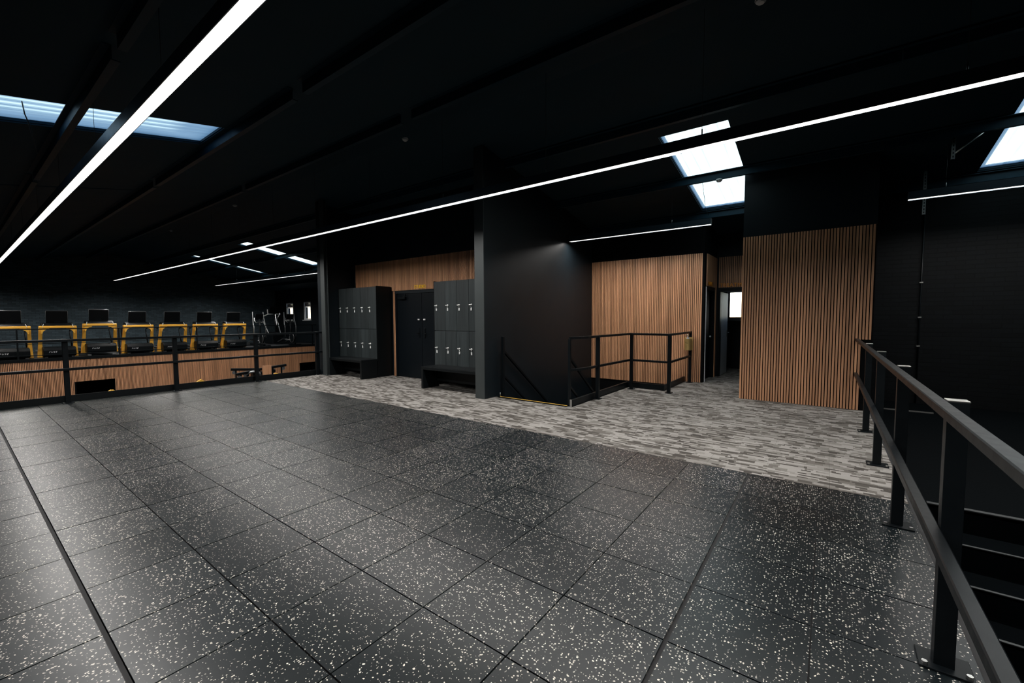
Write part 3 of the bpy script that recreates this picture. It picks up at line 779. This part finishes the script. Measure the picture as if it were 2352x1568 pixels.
sq('top_rail', (0, .02, .85), (0, 3.4, -1.80), .045, 'rail_steel', hr); sq('mid_rail', (0, .02, .38), (0, 3.4, -2.27), .04, 'rail_steel', hr)
hr = thing('stair_handrail', (-3.43, 6.2, 0), 'black sloping rails inside the stair opening, beside the guard rail', 'handrail')
sq('top_rail', (0, .02, .80), (0, 2.3, -1.0), .04, 'rail_steel', hr); sq('mid_rail', (0, .02, .32), (0, 2.3, -1.48), .036, 'rail_steel', hr)
tag(boxes('floor_landing', [(-4.95, -2.61, 9.46, 10.13, ZL, -2.6), (-3.34, -2.61, 8.62, 9.46, ZL, -2.6)], 'stair_black'), 'dark landing at the foot of the stair opening', 'floor', kind='structure')

# brass cup on the last post
cup = thing('sanitiser_holder', (-2.475, 9.93, .74), 'shiny brass sanitiser holder fixed to the last guard rail post', 'dispenser')
lathe('cup', [(.001, 0), (.070, 0), (.074, .005), (.080, .255), (.076, .258), (.070, .01), (.001, .01)], 'brass', cup, 24, (0, -.06, 0))
box('back_plate', -.09, .085, .025, .035, .0, .285, 'brass', cup, .003)
lathe('bottle', [(.055, .012), (.055, .22), (.04, .26), (.018, .28), (.018, .30), (.001, .30)], 'trim_grey', cup, 16, (0, -.06, 0))
tube('pump', [(0, -.06, .30), (0, -.06, .345), (0, -.115, .35), (0, -.125, .33)], .010, 'chrome', cup, 8)

# ------------------------------------------------------------------ right stairwell
sw = thing('staircase', (2.0, 4.75, 0), 'dark staircase beyond the right guard rail with pale nosings', 'stairs')
box('landing', -1.38, 1.88, .02, 5.38, -.3, -.05, 'stair_black', sw)
for k in range(15):
    box('step', -1.38, 1.88, -.27*(k+1), -.27*k, -.18*(k+1)-.25, -.18*(k+1)-.05+.0, 'stair_black', sw)
for k in range(8):
    box('nosing', -1.30, 1.80, -.27*k-.022, -.27*k+.0, -.18*k-.05, -.18*k-.044, 'nosing_dark', sw) if k else box('nosing', -1.30, 1.80, -.02, .025, -.05, -.042, 'nosing_dark', sw)
box('floor_strip', -1.25, -.62, 4.45, 4.49, -.05, -.035, 'alu', sw)
pp = thing('wall_conduit', (1.28, 10.12, -.05), 'thin dark conduit running up the brick wall beyond the right rail', 'pipe')
tube('pipe', [(0, 0, 0), (0, 0, 3.7)], .012, 'rail_steel', pp, 8)
for z in (.35, 1.0, 1.5, 2.1): box('clip', -.022, .022, -.018, .02, z, z+.02, 'alu', pp)

# ------------------------------------------------------------------ far gallery railing
g = thing('guard_rail', (-23.50, 5, 0.01), 'thin black railing in front of the treadmill row', 'railing')
for y in (-1.3, 1.55, 4.30, 7.0, 9.75, 12.5): box('post', -.022, .022, y-5-.022, y-5+.022, -.001, 1.10, 'rail_steel', g)
for z in (1.09, .55, .12): sq('rail', (0, -8, z), (0, 7.75, z), .036 if z > 1 else .024, 'rail_steel', g)

# ------------------------------------------------------------------ treadmills (front faces +X, towards the camera)
def make_treadmill():
    r = thing('treadmill', (0, 0, 0), 'x', 'treadmill', 'row of yellow framed treadmills')
    hood = [(-.62, .05), (.28, .05), (.345, .09), (.35, .30), (.30, .385), (.10, .42), (-.30, .385), (-.62, .24)]
    prism('motor_hood', hood, 1, -.44, .44, 'machine_black', r, .02)
    box('deck', -2.0, -.60, -.40, .40, .10, .20, 'machine_black', r, .01)
    box('running_belt', -1.98, -.60, -.27, .27, .201, .206, 'stair_black', r)
    for s in (-1, 1):
        box('side_step', -2.0, -.55, s*.40-.05, s*.40+.05, .16, .215, 'machine_grey', r, .008)
        box('foot', -1.95, -1.85, s*.36-.04, s*.36+.04, 0, .10, 'machine_black', r); box('foot', .12, .24, s*.36-.05, s*.36+.05, 0, .06, 'machine_grey', r, .008)
        # yellow upright: leans forward, broadens at the foot, turns inward under the crossbar
        secs = [(-.17, .470, .01, .16, .20), (-.15, .470, .25, .13, .17), (-.08, .470, .48, .105, .13), (.04, .462, .80, .095, .11), (.11, .455, 1.0, .10, .11), (.14, .452, 1.13, .11, .11)]
        uv, uf = [], []
        for (f, c, z, wd, dp) in secs:
            uv += [(f-dp/2, s*c-wd/2, z), (f+dp/2, s*c-wd/2, z), (f+dp/2, s*c+wd/2, z), (f-dp/2, s*c+wd/2, z)]
        for q in range(len(secs)-1): uf += [(4*q+k, 4*q+(k+1) % 4, 4*q+4+(k+1) % 4, 4*q+4+k) for k in range(4)]
        uf += [(0, 1, 2, 3), tuple(4*len(secs)-4+k for k in range(4))]
        up = frompd('upright', uv, uf, 'machine_yellow', r)
        bm = bmesh.new(); bm.from_mesh(up.data); bmesh.ops.bevel(bm, geom=[e for e in bm.edges if abs(e.verts[0].co.z-e.verts[1].co.z) > .05], offset=.014, segments=2, affect='EDGES'); bm.to_mesh(up.data); bm.free()
        tube('handrail', [(.12, s*.42, 1.16), (-.25, s*.42, 1.10), (-.62, s*.41, 1.02), (-.66, s*.41, .95), (-.42, s*.42, .35)], .026, 'machine_black', r, 8)
        # inner gusset that rounds the corner
        cx, cz, rad = s*.25, .92, .165
        a0, a1 = (0, 90) if s > 0 else (180, 90)
        poly = [(s*.45, .92), (s*.45, 1.15), (s*.22, 1.15)] + [(q[0], q[1]) for q in arc(cx, cz, rad, a1, a0, 6)]
        prism('gusset', poly, 0, .06, .19, 'machine_yellow', r)
    box('crossbar', .05, .22, -.50, .50, 1.125, 1.215, 'machine_yellow', r, .018)
    prism('console', [(-.20, 1.20), (.21, 1.215), (.17, 1.28), (-.06, 1.335), (-.20, 1.30)], 1, -.42, .42, 'gloss_black', r, .012)
    for s in (-1, 1): tube('trim_line', [(.215, s*.405, 1.13), (.222, s*.40, 1.20), (.175, s*.375, 1.29)], .007, 'logo_white', r, 5)
    sc = prism('screen', [(-.075, 1.315), (-.03, 1.31), (.10, 1.775), (.055, 1.79)], 1, -.29, .29, 'gloss_black', r, .012)
    tube('screen_rim', [(-.03, .285, 1.36), (.083, .295, 1.775), (.088, .28, 1.792), (.088, -.28, 1.792), (.083, -.295, 1.775), (-.03, -.285, 1.36)], .006, 'machine_grey', r, 6)
    prism('screen_neck', [(-.10, 1.28), (-.02, 1.28), (.0, 1.42), (-.06, 1.42)], 1, -.08, .08, 'machine_black', r)
    lg = letters('FUSE', .075, 'tag_white', r, lambda o, x: (setattr(o, 'location', (.352, -.30+x, .20)), setattr(o, 'rotation_euler', (math.pi/2, 0, math.pi/2))), depth=.004, spacing=.98, italic=.35)
    return r
tm = make_treadmill()
TY = [1.42, 2.62, 3.80, 5.0, 6.22, 7.46, 8.70]
TL = ['treadmill at the left picture edge, cut off by the frame', 'second treadmill from the left picture edge', 'third treadmill from the left, raised higher than its neighbours',
      'fourth and middle treadmill of the row', 'third treadmill from the right end of the row', 'second treadmill from the right end of the row', 'treadmill at the right end of the row, next to the cross trainers']
for i, (y, l) in enumerate(zip(TY, TL)):
    t = tm if i == 0 else copy_tree(tm)
    t.location = (-23.95, y, 0.002 if i != 2 else .0); t['label'] = l
    if i == 2:
        for ch in t.children:
            if not ch.name.startswith('foot'): ch.location.z += .075

# ------------------------------------------------------------------ cross trainers and climber
def make_trainer():
    r = thing('cross_trainer', (0, 0, 0), 'x', 'cross trainer', 'cross trainers on the gallery')
    box('base_beam', -1.2, .45, -.05, .05, .03, .12, 'machine_black', r, .01)
    for x in (-1.15, .40): box('cross_foot', x-.05, x+.05, -.32, .32, 0, .05, 'machine_black', r, .01)
    lathe('flywheel', [(.001, -.05), (.22, -.05), (.25, -.03), (.25, .03), (.22, .05), (.001, .05)], 'machine_black', r, 28, (.18, 0, .40), 'y')
    tube('flywheel_rim', [(.18+.26*math.cos(a*math.pi/12), -.055, .40+.26*math.sin(a*math.pi/12)) for a in range(24)], .014, 'machine_grey', r, 6, True)
    tube('mast', [(.05, 0, .10), (-.02, 0, .8), (-.05, 0, 1.45)], [.05, .045, .035], 'machine_black', r, 8)
    prism('console', [(-.16, 1.42), (-.10, 1.40), (.02, 1.70), (-.04, 1.72)], 1, -.19, .19, 'gloss_black', r, .01)
    for s in (-1, 1):
        tube('moving_arm', [(-.05, s*.30, .45), (-.02, s*.30, 1.02), (-.10, s*.30, 1.15), (-.17, s*.27, 1.50), (-.20, s*.26, 1.82)], [.022, .022, .022, .020, .024], 'machine_grey', r, 8)
        tube('grab_handle', [(-.05, s*.04, 1.28), (-.02, s*.18, 1.25), (-.12, s*.22, 1.34), (-.16, s*.21, 1.50)], .016, 'machine_grey', r, 8)
        tube('pedal_arm', [(.18, s*.14, .40+s*.12), (-.5, s*.22, .32), (-1.1, s*.22, .14)], .025, 'machine_grey', r, 8)
        box('pedal', -.62, -.25, s*.22-.08, s*.22+.08, .345, .37, 'machine_black', r, .008)
    return r
ct = make_trainer(); ct.location = (-24.15, 10.02, .002); ct['label'] = 'nearer cross trainer, beside the last treadmill'
c2 = copy_tree(ct); c2.location = (-24.10, 11.60, .002); c2['label'] = 'farther cross trainer, in front of the right far window'
cl = thing('stair_climber', (-26.0, 11.55, .002), 'tall step machine with white handlebars in front of the far windows', 'step machine')
box('body', -.55, .45, -.30, .30, 0, .55, 'machine_black', cl, .03)
for k in range(4): box('step', -.95+.18*k, -.72+.18*k, -.26, .26, .20+.14*k, .25+.14*k, 'machine_black', cl, .006)
tube('mast', [(.30, 0, .5), (.18, 0, 1.2), (.08, 0, 1.75)], [.07, .06, .05], 'machine_black', cl, 8)
prism('console', [(-.05, 1.78), (.05, 1.74), (.30, 2.14), (.22, 2.19)], 1, -.30, .30, 'gloss_black', cl, .012)
for s in (-1, 1):
    tube('handlebar', [(.10, s*.06, 1.72), (.05, s*.32, 1.72), (-.35, s*.40, 1.60), (-.45, s*.40, 1.30), (.10, s*.33, .55)], .024, 'frame_white', cl, 8)
    tube('hand_grip', [(.02, s*.33, 1.74), (-.08, s*.30, 1.98)], .026, 'frame_white', cl, 8)

# ------------------------------------------------------------------ lower storey equipment
def bar(name, p, q, s, m, parent): return sq(name, p, q, s, m, parent)
cm = thing('cable_machine', (-19.0, 7.75, ZL), 'black multi-arm cable machine with a wooden panel in the void', 'gym machine')
box('foot', -.5, .5, -.9, .9, 0, .06, 'machine_black', cm, .01); box('foot', -.9, .9, -.35, .35, 0, .06, 'machine_black', cm, .01)
box('tower', -.18, .12, -.24, .30, .06, 2.15, 'machine_black', cm, .02)
box('wood_panel', .125, .15, .10, .42, 1.60, 2.40, 'oak_panel', cm, .003); box('wood_panel', .15, .17, .32, .45, 1.3, 2.40, 'oak_panel', cm, .003)
for (q, zz) in (((.30, -.92, 2.16), 2.22), ((-.45, -.85, 2.30), 2.25), ((.05, 1.12, 2.34), 2.25), ((-.5, .9, 2.25), 2.24)):
    bar('arm', (0, .05, zz), q, .10, 'machine_black', cm)
    pv = Vector(q)*.88; pv.z = q[2]-.02
    lathe('pulley', [(.001, -.02), (.075, -.02), (.06, 0), (.075, .02), (.001, .02)], 'machine_grey', cm, 16, (pv.x, pv.y, pv.z-.11), 'x')
    lathe('pulley', [(.001, -.02), (.075, -.02), (.06, 0), (.075, .02), (.001, .02)], 'machine_black', cm, 16, (pv.x*.6, pv.y*.6, zz-.13), 'x')
    bar('support', (pv.x*.93, pv.y*.93, .05), (pv.x*.93, pv.y*.93, pv.z), .05, 'machine_black', cm)
    tube('cable', [(pv.x, pv.y, pv.z-.18), (pv.x, pv.y, .9)], .006, 'machine_grey', cm, 5)
tube('guide_hoop', [(.16, -.28+.3*math.cos(a*math.pi/8), 2.02+.17*math.sin(a*math.pi/8)) for a in range(9)], .05, 'machine_grey', cm, 8)
def press(x, y, H, label, peak):
    r = thing('weight_machine', (x, y, ZL), label, 'gym machine', 'yellow framed weight machines')
    box('base', -.7, .7, -.06, .06, 0, .08, 'machine_black', r, .01); box('base', -.06, .06, -.5, .5, 0, .08, 'machine_black', r, .01)
    if peak == 'arch':
        pts = [(0, -.34, .05), (0, -.34, H-.30)]+[(0, .0-.34*math.cos(a*math.pi/8), H-.34+.31*math.sin(a*math.pi/8)) for a in range(1, 8)]+[(0, .34, H-.30), (0, .34, .05)]
        tube('frame', pts, .055, 'frame_yellow', r, 6)
    elif peak == 'vee':
        bar('frame', (0, -.36, .05), (0, -.36, H-.22), .09, 'frame_yellow', r); bar('frame', (0, -.36, H-.24), (0, .03, H), .09, 'frame_yellow', r)
        bar('frame', (0, .0, H-.02), (0, .14, H-.13), .08, 'frame_yellow', r); bar('frame', (0, .12, H-.13), (0, .42, H-.14), .07, 'frame_yellow', r); bar('frame', (0, .40, H-.13), (0, .40, .05), .09, 'frame_yellow', r)
    else:
        bar('frame', (0, -.18, .05), (0, -.18, H-.14), .10, 'frame_yellow', r); bar('frame', (0, -.20, H-.15), (0, .02, H), .10, 'frame_yellow', r); bar('frame', (0, .0, H), (0, .12, H-.12), .10, 'frame_yellow', r); bar('frame', (0, .10, H-.12), (.1, .16, .05), .10, 'frame_yellow', r)
    for k in range(10): box('weight_plate', -.12, .12, -.16, .16, .10+k*.055, .15+k*.055, 'machine_black', r)
    box('seat', .35, .75, -.2, .2, .45, .52, 'machine_black', r, .02); box('seat_post', .5, .58, -.04, .04, .08, .45, 'machine_black', r)
    box('back_pad', .28, .35, -.2, .2, .55, 1.2, 'machine_black', r, .02)
press(-19.0, 5.72, 2.05, 'yellow angular machine top in the void, left of the cable machine', 'vee')
press(-20.6, 9.13, 1.8, 'yellow rounded machine top right of the cable machine', 'arch')
press(-19.0, 3.22, 2.0, 'yellow machine top in front of the left dark opening', 'peak')
# white mark on the dark wall inside the right opening
mk = thing('wall_emblem', (-25.48, 12.86-.6, -1.62), 'small white emblem inside the right dark opening below the gallery', 'emblem')
for i, (p, q) in enumerate((((-.10, -.02), (.02, .20)), ((.12, -.02), (.0, .20)), ((-.14, .18), (.0, .14)), ((-.02, .10), (.14, .26)), ((-.12, -.10), (.14, -.06)))):
    sq('stroke', (0, p[0], p[1]), (0, q[0], q[1]), .05, 'logo_white', mk, .02)
tag(tube('grab_bar', [(-24.4, 11.95, -1.2), (-24.4, 12.6, -1.22)], .02, 'machine_grey', None, 6), 'thin grey bar inside the right dark opening', 'bar')
